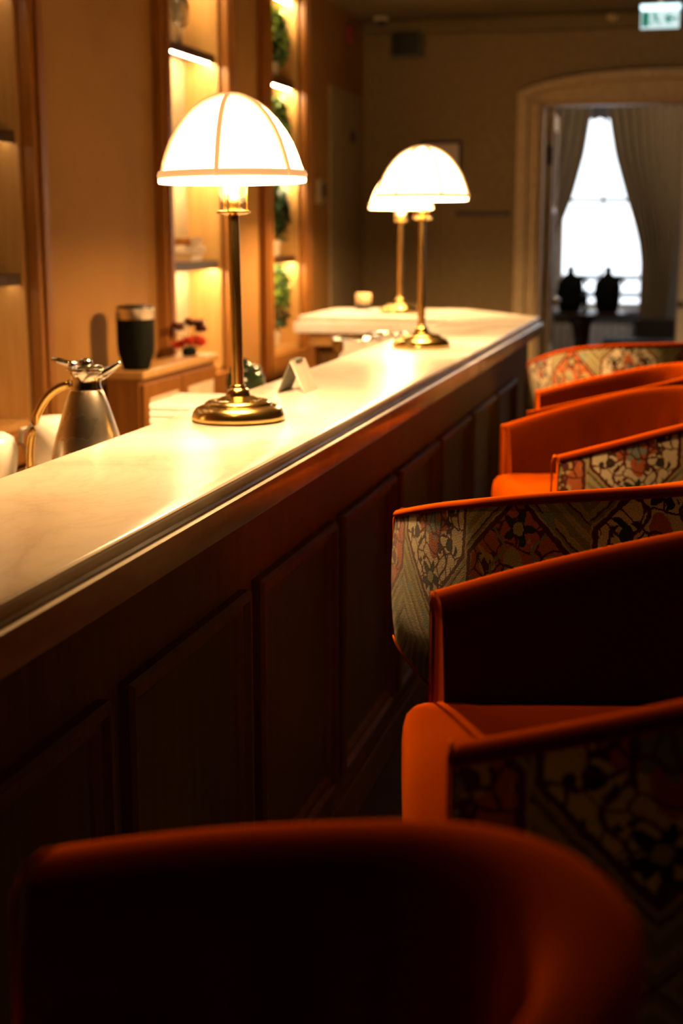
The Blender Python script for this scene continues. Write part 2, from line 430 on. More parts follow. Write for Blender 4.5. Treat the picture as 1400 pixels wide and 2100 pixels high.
# ---------------------------------------------------------------- wooden display niches
def niche(y0, y1, label, led, shelves):
    r = thing('display_niche', label, 'shelving', (WX, y0, 0), 0, 'display niches')
    W_ = y1 - y0; t_ = 0.025
    f = MB(); fwid = 0.105                                                 # face frame on the wall
    for a, b_ in ((-fwid, 0.0), (W_, W_ + fwid)):
        f.box(0, 0.045, a, b_, NZ0 - fwid, NZ1 + 0.06, 0.006)
        c_ = (a + b_) / 2; f.box(0.045, 0.058, c_ - 0.022, c_ + 0.022, NZ0 - fwid, NZ1 + 0.06, 0.005)
    f.box(0, 0.045, 0, W_, NZ0 - fwid, NZ0, 0.006); f.box(0, 0.045, 0, W_, NZ1, NZ1 + 0.06, 0.006)
    f.build('face_frame', 'oak', r)
    l = MB()
    l.box(-ND, 0.0, 0.0, t_, NZ0, NZ1); l.box(-ND, 0.0, W_ - t_, W_, NZ0, NZ1); l.box(-ND, 0.0, 0, W_, NZ1 - t_, NZ1); l.box(-ND, 0, 0, W_, NZ0, NZ0 + t_)
    l.build('side_lining', 'light_oak', r)
    MB().box(-ND - 0.02, -ND, 0, W_, NZ0, NZ1).build('back_panel', 'stone_warm', r)
    for z in shelves:
        sh_ = MB().box(-ND + 0.002, -0.012, t_, W_ - t_, z, z + 0.022, 0.003); sh_.box(-0.022, -0.012, t_, W_ - t_, z - 0.016, z + 0.004, 0.002); sh_.build('shelf', 'dark_wood', r)
    for z in list(shelves) + [NZ1 - t_]:
        s_ = MB().box(-0.060, -0.030, t_ + 0.01, W_ - t_ - 0.01, z - 0.012, z - 0.001, 0.003).build('light_strip', led, r)
    return r
SH = [1.33, 1.79, 2.25]
niche(*NICHES[0], 'oak framed wall niche at the far left edge of the photo, cut by the frame', 'led_dim', SH)
niche(*NICHES[1], 'bright oak framed wall niche behind the nearest lamp, with red flowers at its foot', 'led', SH)
niche(*NICHES[2], 'narrow oak framed wall niche filled with green plants', 'led', SH)

# ================================================================ THE BAR
XE = -0.765                       # customer edge of the worktop
def bar_profile(ins):             # (outward offset, z) from the top inner edge down
    return ins
edge_prof = [(-0.030, 1.080), (-0.006, 1.080), (-0.002, 1.0792), (0.0005, 1.0770), (0.0, 1.0730), (-0.003, 1.067), (-0.006, 1.060), (-0.006, 1.0535), (-0.002, 1.0500), (0.006, 1.0500),
             (0.011, 1.0530), (0.0150, 1.0532), (0.0178, 1.0510), (0.0188, 1.0470), (0.0188, 1.0040), (0.0165, 0.9996), (0.011, 0.998), (-0.05, 0.998)]
outline = [(XE, -1.2), (XE, 6.94), (-1.22, 7.56), (-1.92, 7.50), (-1.92, 6.75), (-1.157, 6.75), (-1.157, -1.2)]
def offset_poly(poly, d):         # d > 0 outwards (polygon is counter-clockwise)
    n = len(poly); out = []
    for i in range(n):
        p0, p1, p2 = Vector(poly[i - 1]), Vector(poly[i]), Vector(poly[(i + 1) % n])
        a = (p1 - p0).normalized(); b_ = (p2 - p1).normalized()
        na = Vector((a.y, -a.x)); nb = Vector((b_.y, -b_.x))
        k = (na + nb); k = k / max(1e-6, k.dot(na))
        q = p1 + k * d; out.append((q.x, q.y))
    return out
wt = MB()
wt.rings([[Vector((x, y, z)) for x, y in offset_poly(outline, o)] for o, z in edge_prof])
wtop = wt.build('bar_worktop', 'marble', smooth=True, angle=32)
tag(wtop, 'long polished cream marble bar top with a stepped edge, turning left at its far end', 'worktop')

bf = thing('panelled_bar', 'dark brown panelled bar front under the marble top, beside the orange chairs', 'bar counter')
XP = -0.83
b0 = MB(); b0.box(XP - 0.03, XP, -1.2, 6.90, 0.10, 0.998); b0.box(-1.12, XP - 0.03, -1.2, -1.17, 0.0, 0.998)
b0.build('body_panel', 'bar_wood', bf)
MB().box(XP - 0.02, XP + 0.018, -1.2, 6.90, 0.0, 0.10, 0.004).build('plinth', 'bar_wood', bf)
MB().box(XP - 0.001, XP + 0.014, -1.2, 6.90, 0.955, 0.9975, 0.004).build('top_rail', 'bar_wood', bf)
pitch = 0.663; y_ = 1.908 - pitch * 4
while y_ < 6.3:
    if y_ + 0.593 > 0.0:
        y1_ = y_ + 0.593; z0_, z1_ = 0.165, 0.826
        fr = MB()
        # mitred moulding with a stepped profile
        prof = [(0.0, 0.0), (0.0, 0.018), (0.006, 0.026), (0.016, 0.026), (0.024, 0.014), (0.036, 0.014), (0.044, 0.008), (0.050, 0.0)]
        rs = []
        for d, hgt in prof:
            rs.append([Vector((XP + hgt, yy, zz)) for yy, zz in ((y_ + d, z0_ + d), (y1_ - d, z0_ + d), (y1_ - d, z1_ - d), (y_ + d, z1_ - d))])
        fr.rings(rs, cap0=False, cap1=False)
        pm = fr.build('panel_moulding', 'bar_wood', bf)
        MB().box(XP + 0.0005, XP + 0.003, y_ + 0.046, y1_ - 0.046, z0_ + 0.046, z1_ - 0.046).build('panel_field', 'bar_panel', bf)
    y_ += pitch
MB().box(-1.12, -1.09, -1.2, 6.72, 0.0, 0.998).build('inner_panel', 'bar_wood', bf)
# return leg of the bar
br_ = thing('bar_cabinet', 'low oak cabinet carrying the far return of the marble bar top', 'bar counter')
r_ = MB(); r_.box(-1.88, -0.862, 6.905, 7.46 - 0.12, 0.0, 0.998); r_.build('body_panel', 'bar_wood', br_)
MB().box(-1.88, -1.14, 6.80, 6.904, 0.93, 0.9975, 0.004).build('rail', 'light_oak', br_)
for xa in (-1.88, -1.56, -1.24): MB().box(xa, xa + 0.03, 6.80, 6.904, 0.0, 0.93).build('side_panel', 'oak', br_)
# inner service worktop
iw = MB(); iw.box(-1.56, -1.125, 0.8, 6.6, 0.905, 0.93, 0.004)
tag(iw.build('service_worktop', 'white_ceramic'), 'pale lower work surface hidden behind the marble bar top', 'worktop')
ic = thing('service_cabinet', 'oak under-counter cabinet on the bartender side of the bar', 'cabinet')
MB().box(-1.54, -1.125, 0.82, 6.58, 0.0, 0.904).build('body_panel', 'oak', ic)

# back cabinet below the niches
bc = thing('back_cabinet', 'low oak sideboard against the back wall with pale door panels', 'cabinet', (0, 0, 0))
CX0, CX1, CY0, CY1, CZT = WX + 0.062, -2.0, 4.9, 5.76, 0.98
MB().box(CX0, CX1 - 0.012, CY0 + 0.01, CY1 - 0.01, 0.0, CZT - 0.03, 0.003).build('body_panel', 'oak', bc)
tp = MB().box(CX0, CX1 + 0.012, CY0, CY1, CZT - 0.03, CZT, 0.005).build('top_board', 'light_oak', bc)
for k in range(2):
    ya = CY0 + 0.02 + k * 0.415; yb = ya + 0.40
    d_ = MB(); d_.box(CX1 - 0.011, CX1 + 0.006, ya, yb, 0.06, 0.93, 0.003); dd = d_.build('door', 'oak', bc)
    MB().box(CX1 + 0.0065, CX1 + 0.010, ya + 0.05, yb - 0.05, 0.11, 0.875, 0.001).build('door_inset', 'plate_cream', dd)
    kn = MB(); kn.lathe([(0.004, 0), (0.005, 0.012), (0.011, 0.016), (0.010, 0.024), (0.003, 0.027)], n=16, mat=Matrix.Translation((CX1 + 0.006, (yb - 0.02) if k == 0 else (ya + 0.02), 0.62)) @ Matrix.Rotation(PI / 2, 4, 'Y')); kn.build('knob', 'brass', dd, smooth=True)

# ================================================================ TABLE LAMPS
def make_lamp():
    r = thing('table_lamp', 'x', 'lamp')
    base = MB().lathe([(0.098, 0.0), (0.1035, 0.004), (0.104, 0.010), (0.101, 0.020), (0.094, 0.029), (0.083, 0.034), (0.076, 0.035), (0.074, 0.040), (0.066, 0.045), (0.052, 0.047),
                       (0.046, 0.048), (0.036, 0.053), (0.028, 0.055), (0.027, 0.060), (0.024, 0.068), (0.018, 0.072), (0.0175, 0.077), (0.0145, 0.080), (0.0, 0.0805)], n=64)
    base.build('base', 'brass', r, smooth=True, angle=50)
    MB().lathe([(0.0135, 0.079), (0.0130, 0.20), (0.0122, 0.452)], n=32).build('pole', 'brass', r, smooth=True, angle=60)
    g = MB(); g.lathe([(0.012, 0.446), (0.030, 0.449), (0.0368, 0.452), (0.0368, 0.456), (0.030, 0.457), (0.014, 0.458)], n=40)
    for k in range(3):
        a = 2 * PI * k / 3 + 0.5; x, y = 0.031 * math.cos(a), 0.031 * math.sin(a)
        g.tube([(x, y, 0.455), (x, y, 0.525)], 0.0022, 8)
    g.build('gallery', 'brass', r, smooth=True, angle=50)
    MB().lathe([(0.0295, 0.458), (0.0310, 0.462), (0.0310, 0.520), (0.0295, 0.520), (0.0295, 0.464)], n=40, caps=False).build('glass_sleeve', 'window_glass', r, smooth=True)
    MB().lathe([(0.013, 0.457), (0.015, 0.462), (0.015, 0.488), (0.012, 0.492)], n=24).build('socket', 'brass', r, smooth=True, angle=50)
    bl = MB().lathe([(0.010, 0.491), (0.012, 0.498), (0.014, 0.510), (0.013, 0.522), (0.007, 0.530), (0.0, 0.532)], n=24)
    bl.build('bulb', 'bulb_glow', r, smooth=True)
    prof = [(0.1575, 0.524), (0.1585, 0.530), (0.1500, 0.552), (0.1434, 0.572), (0.1320, 0.600), (0.1182, 0.624), (0.1000, 0.648), (0.0795, 0.668), (0.0600, 0.681), (0.0400, 0.690), (0.0200, 0.6960), (0.0, 0.698)]
    inner = [(max(0, a - 0.004), b_ - 0.004 if a < 0.13 else b_) for a, b_ in prof[::-1]]
    MB().lathe(prof + inner[1:], n=72, caps=False).build('shade', 'opal_glass', r, smooth=True)
    ri = MB()
    for k in range(6):
        a = 2 * PI * k / 6 + 0.64
        pts = [((q + 0.0012) * math.cos(a), (q + 0.0012) * math.sin(a), z + 0.0012) for q, z in prof]
        ri.tube(pts, 0.0062, 8, flat=1.0)
    ri.build('rib', 'shade_rib', r, smooth=True)
    MB().lathe([(0.1585, 0.5250), (0.1605, 0.5250), (0.1618, 0.532), (0.1590, 0.5400), (0.1560, 0.5385)], n=72, caps=False).build('rim_band', 'shade_rib', r, smooth=True)
    MB().lathe([(0.1560, 0.5155), (0.1585, 0.5150), (0.1600, 0.5190), (0.1595, 0.5245), (0.1565, 0.5245)], n=72, caps=False).build('shade_lip', 'opal_glass', r, smooth=True)
    return r
lamp = make_lamp()
LAMPS = [(-0.993, 3.0, 1.08, 0.0, 'nearest and sharpest brass table lamp with a white dome shade on the bar'),
         (-0.978, 5.05, 1.08, 0.5, 'middle brass table lamp with glowing dome shade, halfway along the bar'),
         (-1.49, 7.13, 1.08, 1.1, 'furthest brass table lamp, on the return of the bar, overlapped by the middle lamp')]
for i, (x, y, z, rz, lab) in enumerate(LAMPS):
    o = lamp if i == 0 else dup(lamp)
    o.location = (x, y, z + 0.0005); o.rotation_euler = (0, -0.012 if i == 0 else 0, rz); tag(o, lab, 'lamp', 'brass table lamps on the bar')
    light('bulb_light', 'POINT', (x, y, z + 0.560), LAMP_W, WARM, size=0.035)

# ================================================================ CHAIRS
HW, DEP, RAD, TH = 0.318, 0.56, 0.26, 0.055
def plan_pts(n_arm=22, n_cor=20, n_back=8):
    p = [((DEP - RAD) * i / n_arm, HW - 0.022 * max(0, 1 - (DEP - RAD) * i / n_arm / 0.20) ** 1.7) for i in range(n_arm)]
    for i in range(n_cor + 1):
        a = PI / 2 * i / n_cor; p.append((DEP - RAD + RAD * math.sin(a), HW - RAD + RAD * math.cos(a)))
    for i in range(1, n_back): p.append((DEP + 0.006 * math.sin(PI / 2 * i / n_back), (HW - RAD) * (1 - i / n_back)))
    p.append((DEP + 0.006, 0.0))
    return p + [(x, -y) for x, y in p[::-1][1:]]
PL = [Vector(p) for p in plan_pts()]
NR = []
for i in range(len(PL)):
    d = (PL[min(i + 1, len(PL) - 1)] - PL[max(i - 1, 0)]).normalized(); NR.append(Vector((-d.y, d.x)) * 1.0)
NR = [n_ if n_.dot(p - Vector((0.25, 0))) > 0 else -n_ for n_, p in zip(NR, PL)]
SL = [0.0]
for i in range(1, len(PL)): SL.append(SL[-1] + (PL[i] - PL[i - 1]).length)
def rise(x): t_ = min(1, max(0, x / 0.56)); return 0.118 * (1 - (1 - t_) ** 1.25)
# heights are relative to the arm front top = 0 ; the shell hangs below
def low_z(x): return -0.335 + 0.10 * max(0, 1 - x / 0.20) ** 1.7
def fold(i, s_, lev):                                                  # soft gathers where arm meets back
    k = math.exp(-((PL[i].x - 0.50) / 0.12) ** 2) * math.exp(-((abs(PL[i].y) - 0.16) / 0.10) ** 2)
    f1 = k * 0.0045 * math.sin(s_ * 150 + lev * 6) * max(0, 1 - abs(lev - 0.25) * 1.6)
    k2 = math.exp(-((PL[i].x - 0.40) / 0.20) ** 2) * (1 - 0.5 * lev)
    return f1 + k2 * 0.0035 * (math.sin(s_ * 62 + lev * 4.0) + 0.6 * math.sin(s_ * 37 - lev * 3.0 + 1.0)) * math.sin(PI * min(1, lev * 1.2 + 0.1))
def make_chair():
    r = thing('bar_chair', 'x', 'chair')
    # outer shell with uv
    bm = bmesh.new(); uvl = bm.loops.layers.uv.new('UVMap'); K = 26; grid = []
    for i, p in enumerate(PL):
        zt = rise(p.x) - 0.010; zb = low_z(p.x); wgt = min(1, max(0.0, (p.x - 0.02) / 0.20)); col = []
        for k in range(K + 1):
            z = zb + (zt - zb) * k / K; h_ = (z - zb)
            o = 0.085 * wgt * max(0, 1 - h_ / 0.15) ** 2.1 - 0.006 * math.sin(PI * min(1, h_ / (zt - zb)))
            q = p - NR[i] * o; col.append((bm.verts.new((q.x, q.y, z)), SL[i], z))
        grid.append(col)
    for i in range(len(PL) - 1):
        for k in range(K):
            qs = [grid[i][k], grid[i + 1][k], grid[i + 1][k + 1], grid[i][k + 1]]
            f = bm.faces.new([q[0] for q in qs])
            for l_, q in zip(f.loops, qs): l_[uvl].uv = (SL[-1] - q[1], q[2])
    mb = MB(); mb.bm.free(); mb.bm = bm
    o = mb.build('outer_shell', 'tapestry', r, smooth=True); tag(o, 'patterned tapestry outside of the chair')
    # velvet rim and inner lining
    prof = [(0.0, -0.010), (-0.0035, -0.006), (-0.0035, -0.001), (0.002, 0.004), (0.014, 0.006), (0.030, 0.005), (0.043, 0.0), (0.052, -0.010), (0.056, -0.026)]
    M_ = 16; rs = []
    for i, p in enumerate(PL):
        hz = rise(p.x); ring = []
        for o_, dz in prof:
            q = p - NR[i] * o_; ring.append(Vector((q.x, q.y, hz + dz)))
        z_end = low_z(p.x); zs = hz - 0.026
        for k in range(1, M_ + 1):
            t_ = k / M_; z = zs + (z_end - zs) * t_
            o_ = 0.056 + 0.010 * math.sin(PI * t_) + fold(i, SL[i], t_) + 0.012 * t_
            q = p - NR[i] * o_; ring.append(Vector((q.x, q.y, z)))
        rs.append(ring)
    mb = MB(); bmv = mb.rings(rs, close=False)
    # front faces of the arms and underside
    for idx, i in ((0, 0), (-1, len(PL) - 1)):
        inner = bmv[idx]; p = PL[i]
        low = mb.bm.verts.new((p.x, p.y, -0.235)); mid = [mb.bm.verts.new((p.x, p.y, -0.235 + 0.225 * k / 8)) for k in range(1, 8)]
        try: mb.bm.faces.new(list(inner) + [low] + mid)
        except ValueError: pass
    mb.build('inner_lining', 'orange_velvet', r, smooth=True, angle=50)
    # piping round the arm fronts and along the lower edge
    pp = MB()
    for sg in (1, -1):
        y = (HW - 0.022) * sg
        pp.tube([(-0.002, y, -0.235), (-0.002, y, -0.012), (-0.002, y - 0.004 * sg, 0.0), (-0.002, y - 0.016 * sg, 0.005), (-0.002, y - 0.040 * sg, 0.001), (-0.002, y - 0.055 * sg, -0.02), (-0.002, y - 0.058 * sg, -0.14)], 0.0027, 8)
    low = []
    for i, p in enumerate(PL):
        wgt = min(1, max(0.0, (p.x - 0.02) / 0.20)); q = p - NR[i] * (0.085 * wgt); low.append((q.x, q.y, low_z(p.x) - 0.002))
    pp.tube(low, 0.0032, 8)
    pp.build('piping', 'orange_piping', r, smooth=True)
    # T-shaped seat cushion
    iw_ = HW - TH - 0.016
    out = []
    def arc(cx_, cy_, rr, a0, a1, n=6):
        for k in range(n + 1):
            a = math.radians(a0 + (a1 - a0) * k / n); out.append((cx_ + rr * math.cos(a), cy_ + rr * math.sin(a)))
    arc(-0.005, 0.225, 0.034, 180, 90)
    out.append((0.012, 0.256)); out.append((0.04, iw_))
    for k in range(1, 6): out.append((0.04 + 0.26 * k / 5, iw_))
    arc(0.31, iw_ - 0.16, 0.16, 90, 0, 8)
    h_ = out[:]
    out2 = h_ + [(x, -y) for x, y in h_[::-1]]
    ctr = Vector((0.2, 0)); lev = [(0.92, -0.310), (0.985, -0.303), (1.0, -0.285), (1.006, -0.225), (1.006, -0.180), (1.0, -0.158), (0.985, -0.143), (0.955, -0.133), (0.90, -0.127), (0.75, -0.121), (0.5, -0.116), (0.25, -0.113), (0.02, -0.112)]
    rs = [[Vector((ctr.x + (x - ctr.x) * s_, ctr.y + (y - ctr.y) * s_, z)) for x, y in out2] for s_, z in lev]
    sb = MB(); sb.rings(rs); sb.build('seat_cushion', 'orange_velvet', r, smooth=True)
    # seat frame, legs, foot rest
    MB().box(0.02, 0.44, -0.215, 0.215, -0.36, -0.30, 0.01).build('seat_frame', 'dark_wood', r)
    return r
chair = make_chair()
def legs_for(r, z0):                                                   # z0 = height of the arm front above the floor
    top = -0.34; bot = -z0
    for sx, sy in ((0, 1), (0, -1), (1, 1), (1, -1)):
        xa, ya = (0.05, 0.41)[sx], 0.185 * sy; xb, yb = (-0.02, 0.47)[sx], 0.225 * sy
        l_ = MB(); l_.tube([(xa, ya, top), (xb, yb, bot)], [0.021, 0.013], 12); l_.build('leg', 'dark_wood', r, smooth=True, angle=60)
    zf = bot + 0.30; k = (zf - top) / (bot - top); xa = 0.05 + (-0.02 - 0.05) * k; xb = 0.41 + 0.06 * k; ya = 0.185 + 0.04 * k
    MB().tube([(xa, ya, zf), (xa, -ya, zf), (xb, -ya, zf), (xb, ya, zf), (xa, ya, zf)], 0.010, 10).build('foot_rest', 'brass', r, smooth=True, angle=60)
CH = [(-0.551, 0.690, -0.25, 1.012, 'nearest orange velvet bar chair, blurred and dark along the bottom of the photo'),
      (-0.262, 1.495, 0.217, 1.030, 'second orange bar chair from the camera, showing its seat cushion and patterned near arm'),
      (-0.312, 2.735, -0.875, 0.980, 'sharply focused bar chair, turned so its patterned back and side show'),
      (-0.430, 3.717, 0.373, 0.950, 'orange velvet bar chair directly behind the sharply focused patterned one'),
      (-0.519, 4.587, 0.069, 0.950, 'fifth bar chair from the camera, only its rim and arm showing behind the fourth'),
      (-0.455, 6.13, -1.026, 0.940, 'furthest bar chair, blurred patterned back in front of the doorway')]
for i, (x, y, th, z0, lab) in enumerate(CH):
    o = chair if i == 0 else dup(chair0)
    if i == 0:
        chair0 = dup(chair)                                            # clean source before legs are added
    legs_for(o, z0)
    if i == 0: o.scale = (0.945, 1, 1)
    o.location = (x, y, z0); o.rotation_euler = (0, 0, th); tag(o, lab, 'chair', 'orange bar chairs along the bar')
for ch in kids(chair0): bpy.data.objects.remove(ch)
bpy.data.objects.remove(chair0)

# ================================================================ THINGS ON AND BEHIND THE BAR
# vacuum carafe
cf = thing('vacuum_carafe', 'brushed steel vacuum jug with curved handle at the left behind the bar top', 'jug', (-1.30, 2.873, 0.93), math.radians(8))
MB().lathe([(0.084, 0.0), (0.090, 0.004), (0.091, 0.012), (0.088, 0.04), (0.080, 0.08), (0.070, 0.12), (0.058, 0.16), (0.047, 0.195), (0.039, 0.216), (0.0345, 0.224)], n=56).build('body', 'steel', cf, smooth=True, angle=60)
MB().lathe([(0.0345, 0.222), (0.0355, 0.226), (0.0320, 0.232), (0.0315, 0.252), (0.036, 0.262), (0.041, 0.266), (0.041, 0.269), (0.034, 0.270)], n=48).build('collar', 'chrome', cf, smooth=True, angle=50)
sp = MB(); sp.tube([(0.022, 0, 0.250), (0.042, 0, 0.260), (0.060, 0, 0.271), (0.074, 0, 0.281), (0.079, 0, 0.284)], [0.012, 0.011, 0.008, 0.0055, 0.004], 14, flat=1.3); sp.build('spout', 'chrome', cf, smooth=True)
MB().lathe([(0.038, 0.268), (0.040, 0.272), (0.034, 0.277), (0.016, 0.279), (0.016, 0.286), (0.012, 0.291), (0.0, 0.293)], n=40).build('lid', 'chrome', cf, smooth=True, angle=50)
lv = MB(); lv.tube([(-0.018, 0, 0.279), (-0.040, 0, 0.281), (-0.060, 0, 0.287), (-0.074, 0, 0.289)], [0.006, 0.0065, 0.0065, 0.0045], 10, flat=1.5); lv.build('thumb_lever', 'chrome', cf, smooth=True)
hd = MB(); pts = []
for k in range(15):
    a = k / 14
    pts.append((-0.034 - 0.100 * math.sin(a * PI / 2) ** 0.9, 0, 0.236 - 0.150 * (1 - math.cos(a * PI / 2)) ** 1.05 - 0.03 * a))
hd.tube(pts + [(-0.135, 0, 0.045)], 0.0095, 12, flat=0.8); hd.build('handle', 'brass', cf, smooth=True)

def cup(name, x, y, lab):
    o = thing(name, lab, 'pot', (x, y, 0.93), PI, 'white pots on the service worktop')
    MB().lathe([(0.040, 0.0), (0.052, 0.004), (0.058, 0.03), (0.066, 0.065), (0.068, 0.095), (0.060, 0.122), (0.040, 0.134), (0.0, 0.137)], n=40).build('body', 'white_ceramic', o, smooth=True)
    h = MB(); h.tube([(0.060, 0, 0.105), (0.088, 0, 0.10), (0.094, 0, 0.07), (0.080, 0, 0.045), (0.060, 0, 0.045)], 0.007, 10); h.build('handle', 'white_ceramic', o, smooth=True)
    return o
cup('ceramic_pot', -1.50, 2.785, 'white rounded ceramic pot at the left edge of the photo, left of the steel jug')
cup('ceramic_pot', -1.47, 3.07, 'white ceramic pot half hidden behind the handle of the steel jug')
# folded napkins
nb = thing('napkin_stack', 'stack of folded white napkins behind the bar edge, left of the lamp base', 'napkins', (-1.33, 3.63, 0.93), 0.03)
for k in range(6):
    MB().box(-0.085, 0.085, -0.12, 0.14, k * 0.0195, k * 0.0195 + 0.0185, 0.006, 3).build('napkin', 'napkin', nb)
# squat storage jar behind the lamp pole
sj = thing('storage_jar', 'squat dark green lidded jar behind the bar, beside the nearest lamp pole', 'jar', (-1.47, 4.52, 0.93))
MB().lathe([(0.045, 0), (0.052, 0.004), (0.062, 0.03), (0.066, 0.07), (0.060, 0.095), (0.050, 0.105)], n=36).build('body', 'bottle_dark', sj, smooth=True)
MB().lathe([(0.052, 0.104), (0.055, 0.110), (0.045, 0.122), (0.012, 0.130), (0.014, 0.140), (0.0, 0.146)], n=30).build('lid', 'bottle_dark', sj, smooth=True)

# tent menu card on the bar
tc = thing('menu_card', 'small folded tent card standing on the marble right of the nearest lamp', 'menu card', (-1.02, 3.58, 1.0805), 0)
def slab(p, q, w0, w1, th_, name, mat):
    # leaf between bottom edge p0-p1 and top edge q0-q1
    p0, p1 = Vector(w0[0]), Vector(w0[1]); q0, q1 = Vector(w1[0]), Vector(w1[1])
    n_ = (p1 - p0).cross(q0 - p0).normalized() * th_
    mb = MB(); mb.rings([[p0, p1, q1, q0], [p0 + n_, p1 + n_, q1 + n_, q0 + n_]]); return mb.build(name, mat, tc)
slab(0, 0, ((0.030, -0.052, 0), (0.032, 0.075, 0)), ((-0.004, -0.060, 0.082), (-0.002, 0.067, 0.082)), 0.0022, 'front_leaf', 'paper')
slab(0, 0, ((-0.042, -0.052, 0), (-0.040, 0.075, 0)), ((-0.006, -0.060, 0.082), (-0.004, 0.067, 0.082)), 0.0022, 'back_leaf', 'card_dark')
cl = MB().box(-0.014, 0.004, -0.03, 0.035, 0.078, 0.086, 0.002); cl.build('clip', 'card_dark', tc)

# black jar with a clear rim on the sideboard
jr = thing('ice_bucket', 'tall black tapered container with a steel rim on the sideboard by the back wall', 'container', (-2.055, 5.00, 0.98))
MB().lathe([(0.046, 0.0), (0.050, 0.003), (0.058, 0.035), (0.067, 0.06), (0.070, 0.09), (0.071, 0.188)], n=44).build('body', 'black_glaze', jr, smooth=True, angle=50)
MB().lathe([(0.071, 0.188), (0.072, 0.190), (0.072, 0.228), (0.066, 0.230), (0.066, 0.19)], n=44, caps=False).build('rim', 'steel', jr, smooth=True, angle=50)
MB().lathe([(0.069, 0.228), (0.067, 0.236), (0.030, 0.241), (0.0, 0.242)], n=36).build('lid', 'black_plastic', jr, smooth=True, angle=50)

# flowers at the foot of the second niche
fl = thing('flower_arrangement', 'small arrangement of red and dark brown flowers at the foot of the bright niche', 'flowers', (-2.065, 5.60, 0.98))
MB().lathe([(0.022, 0), (0.030, 0.004), (0.032, 0.02), (0.026, 0.03), (0.024, 0.034)], n=24).build('bowl', 'black_glaze', fl, smooth=True)
rnd = random.Random(3)
def blossom(mb, c, R_, n=9):
    for k in range(n):
        a = 2 * PI * k / n + rnd.random(); el = rnd.uniform(0.1, 1.1); d = Vector((math.cos(a) * math.cos(el), math.sin(a) * math.cos(el), math.sin(el)))
        s_ = d.cross(Vector((0, 0, 1))).normalized() * R_ * 0.35; p = Vector(c)
        v = [mb.bm.verts.new(q) for q in (p, p + d * R_ * 0.5 + s_, p + d * R_, p + d * R_ * 0.5 - s_)]
        mb.bm.faces.new(v)
st_ = MB(); bA = []
for k in range(9):
    a = rnd.uniform(0, 2 * PI); rr = rnd.uniform(0.02, 0.075); p = (rr * math.cos(a) * 0.7, rr * math.sin(a) * 1.2, rnd.uniform(0.045, 0.13) if k > 4 else rnd.uniform(0.03, 0.06))
    st_.tube([(0, 0, 0.028), (p[0] * 0.5, p[1] * 0.5, p[2] * 0.7), p], 0.0018, 6); bA.append(p)
st_.build('stem', 'stem_green', fl)
for k, p in enumerate(bA):
    mb = MB(); blossom(mb, p, 0.046, 22); mb.build('blossom', 'red_petal' if k < 5 else 'brown_petal', fl)

# plants in the third niche
def plant(name, y, z, h, wid, mats, lab, seed, n=170):
    o = thing(name, lab, 'plant', (WX - 0.085, y, z), 0, 'plants in the narrow niche'); rn = random.Random(seed)
    MB().lathe([(0.042, 0), (0.046, 0.004), (0.054, 0.075), (0.057, 0.085), (0.051, 0.086), (0.049, 0.078)], n=28).build('pot', 'pot_clay', o, smooth=True, angle=50)
    s_ = MB()
    for k in range(7):
        a = rn.uniform(0, 2 * PI); s_.tube([(0, 0, 0.07), (0.03 * math.cos(a), 0.03 * math.sin(a), h * 0.5), (wid * 0.12 * math.cos(a), wid * 0.6 * math.sin(a), h * 0.85)], 0.003, 6)
    s_.build('stem', 'stem_green', o)
    for mi, mt in enumerate(mats):
        mb = MB()
        for k in range(n // len(mats)):
            a = rn.uniform(0, 2 * PI); zz = rn.uniform(0.10, h) if mi == 0 else rn.uniform(h * 0.55, h)
            rr = wid * math.sqrt(rn.random()) * math.sin(PI * min(1, max(0.12, (zz - 0.04) / h)) ) ** 0.5
            c = Vector((0.022 + rr * math.cos(a) * 0.20, rr * math.sin(a), zz)); d = Vector((math.cos(a) * 0.3, math.sin(a), rn.uniform(-0.5, 0.7))).normalized(); L_ = rn.uniform(0.04, 0.065)
            sd = d.cross(Vector((rn.uniform(-.4, .4), rn.uniform(-.4, .4), 1))).normalized() * L_ * 0.3; dp = Vector((0, 0, -L_ * 0.12))
            a0 = mb.bm.verts.new(c); b0_ = mb.bm.verts.new(c + d * L_ * 0.5 + sd); c0 = mb.bm.verts.new(c + d * L_ + dp); d0 = mb.bm.verts.new(c + d * L_ * 0.5 - sd)
            mb.bm.faces.new((a0, b0_, c0)); mb.bm.faces.new((a0, c0, d0))
        mb.build('foliage', mt, o)
yn = (NICHES[2][0] + NICHES[2][1]) / 2 + 0.05
PLT = [(2.272, 0.34, ['leaf_green', 'leaf_bright'], 'green potted plant on the top shelf of the narrow niche'),
       (1.812, 0.36, ['leaf_dark', 'leaf_bright'], 'potted plant in the narrow niche just right of the nearest lamp shade'),
       (1.352, 0.36, ['leaf_dark', 'leaf_dark'], 'dark potted plant in the narrow niche right of the nearest lamp pole'),
       (0.865, 0.42, ['leaf_dark', 'leaf_bright'], 'lowest potted plant standing on the floor of the narrow niche')]
for k, (z, h, mt, lab) in enumerate(PLT): plant('potted_plant', yn, z, h, 0.21, mt, lab, 20 + k, 800)

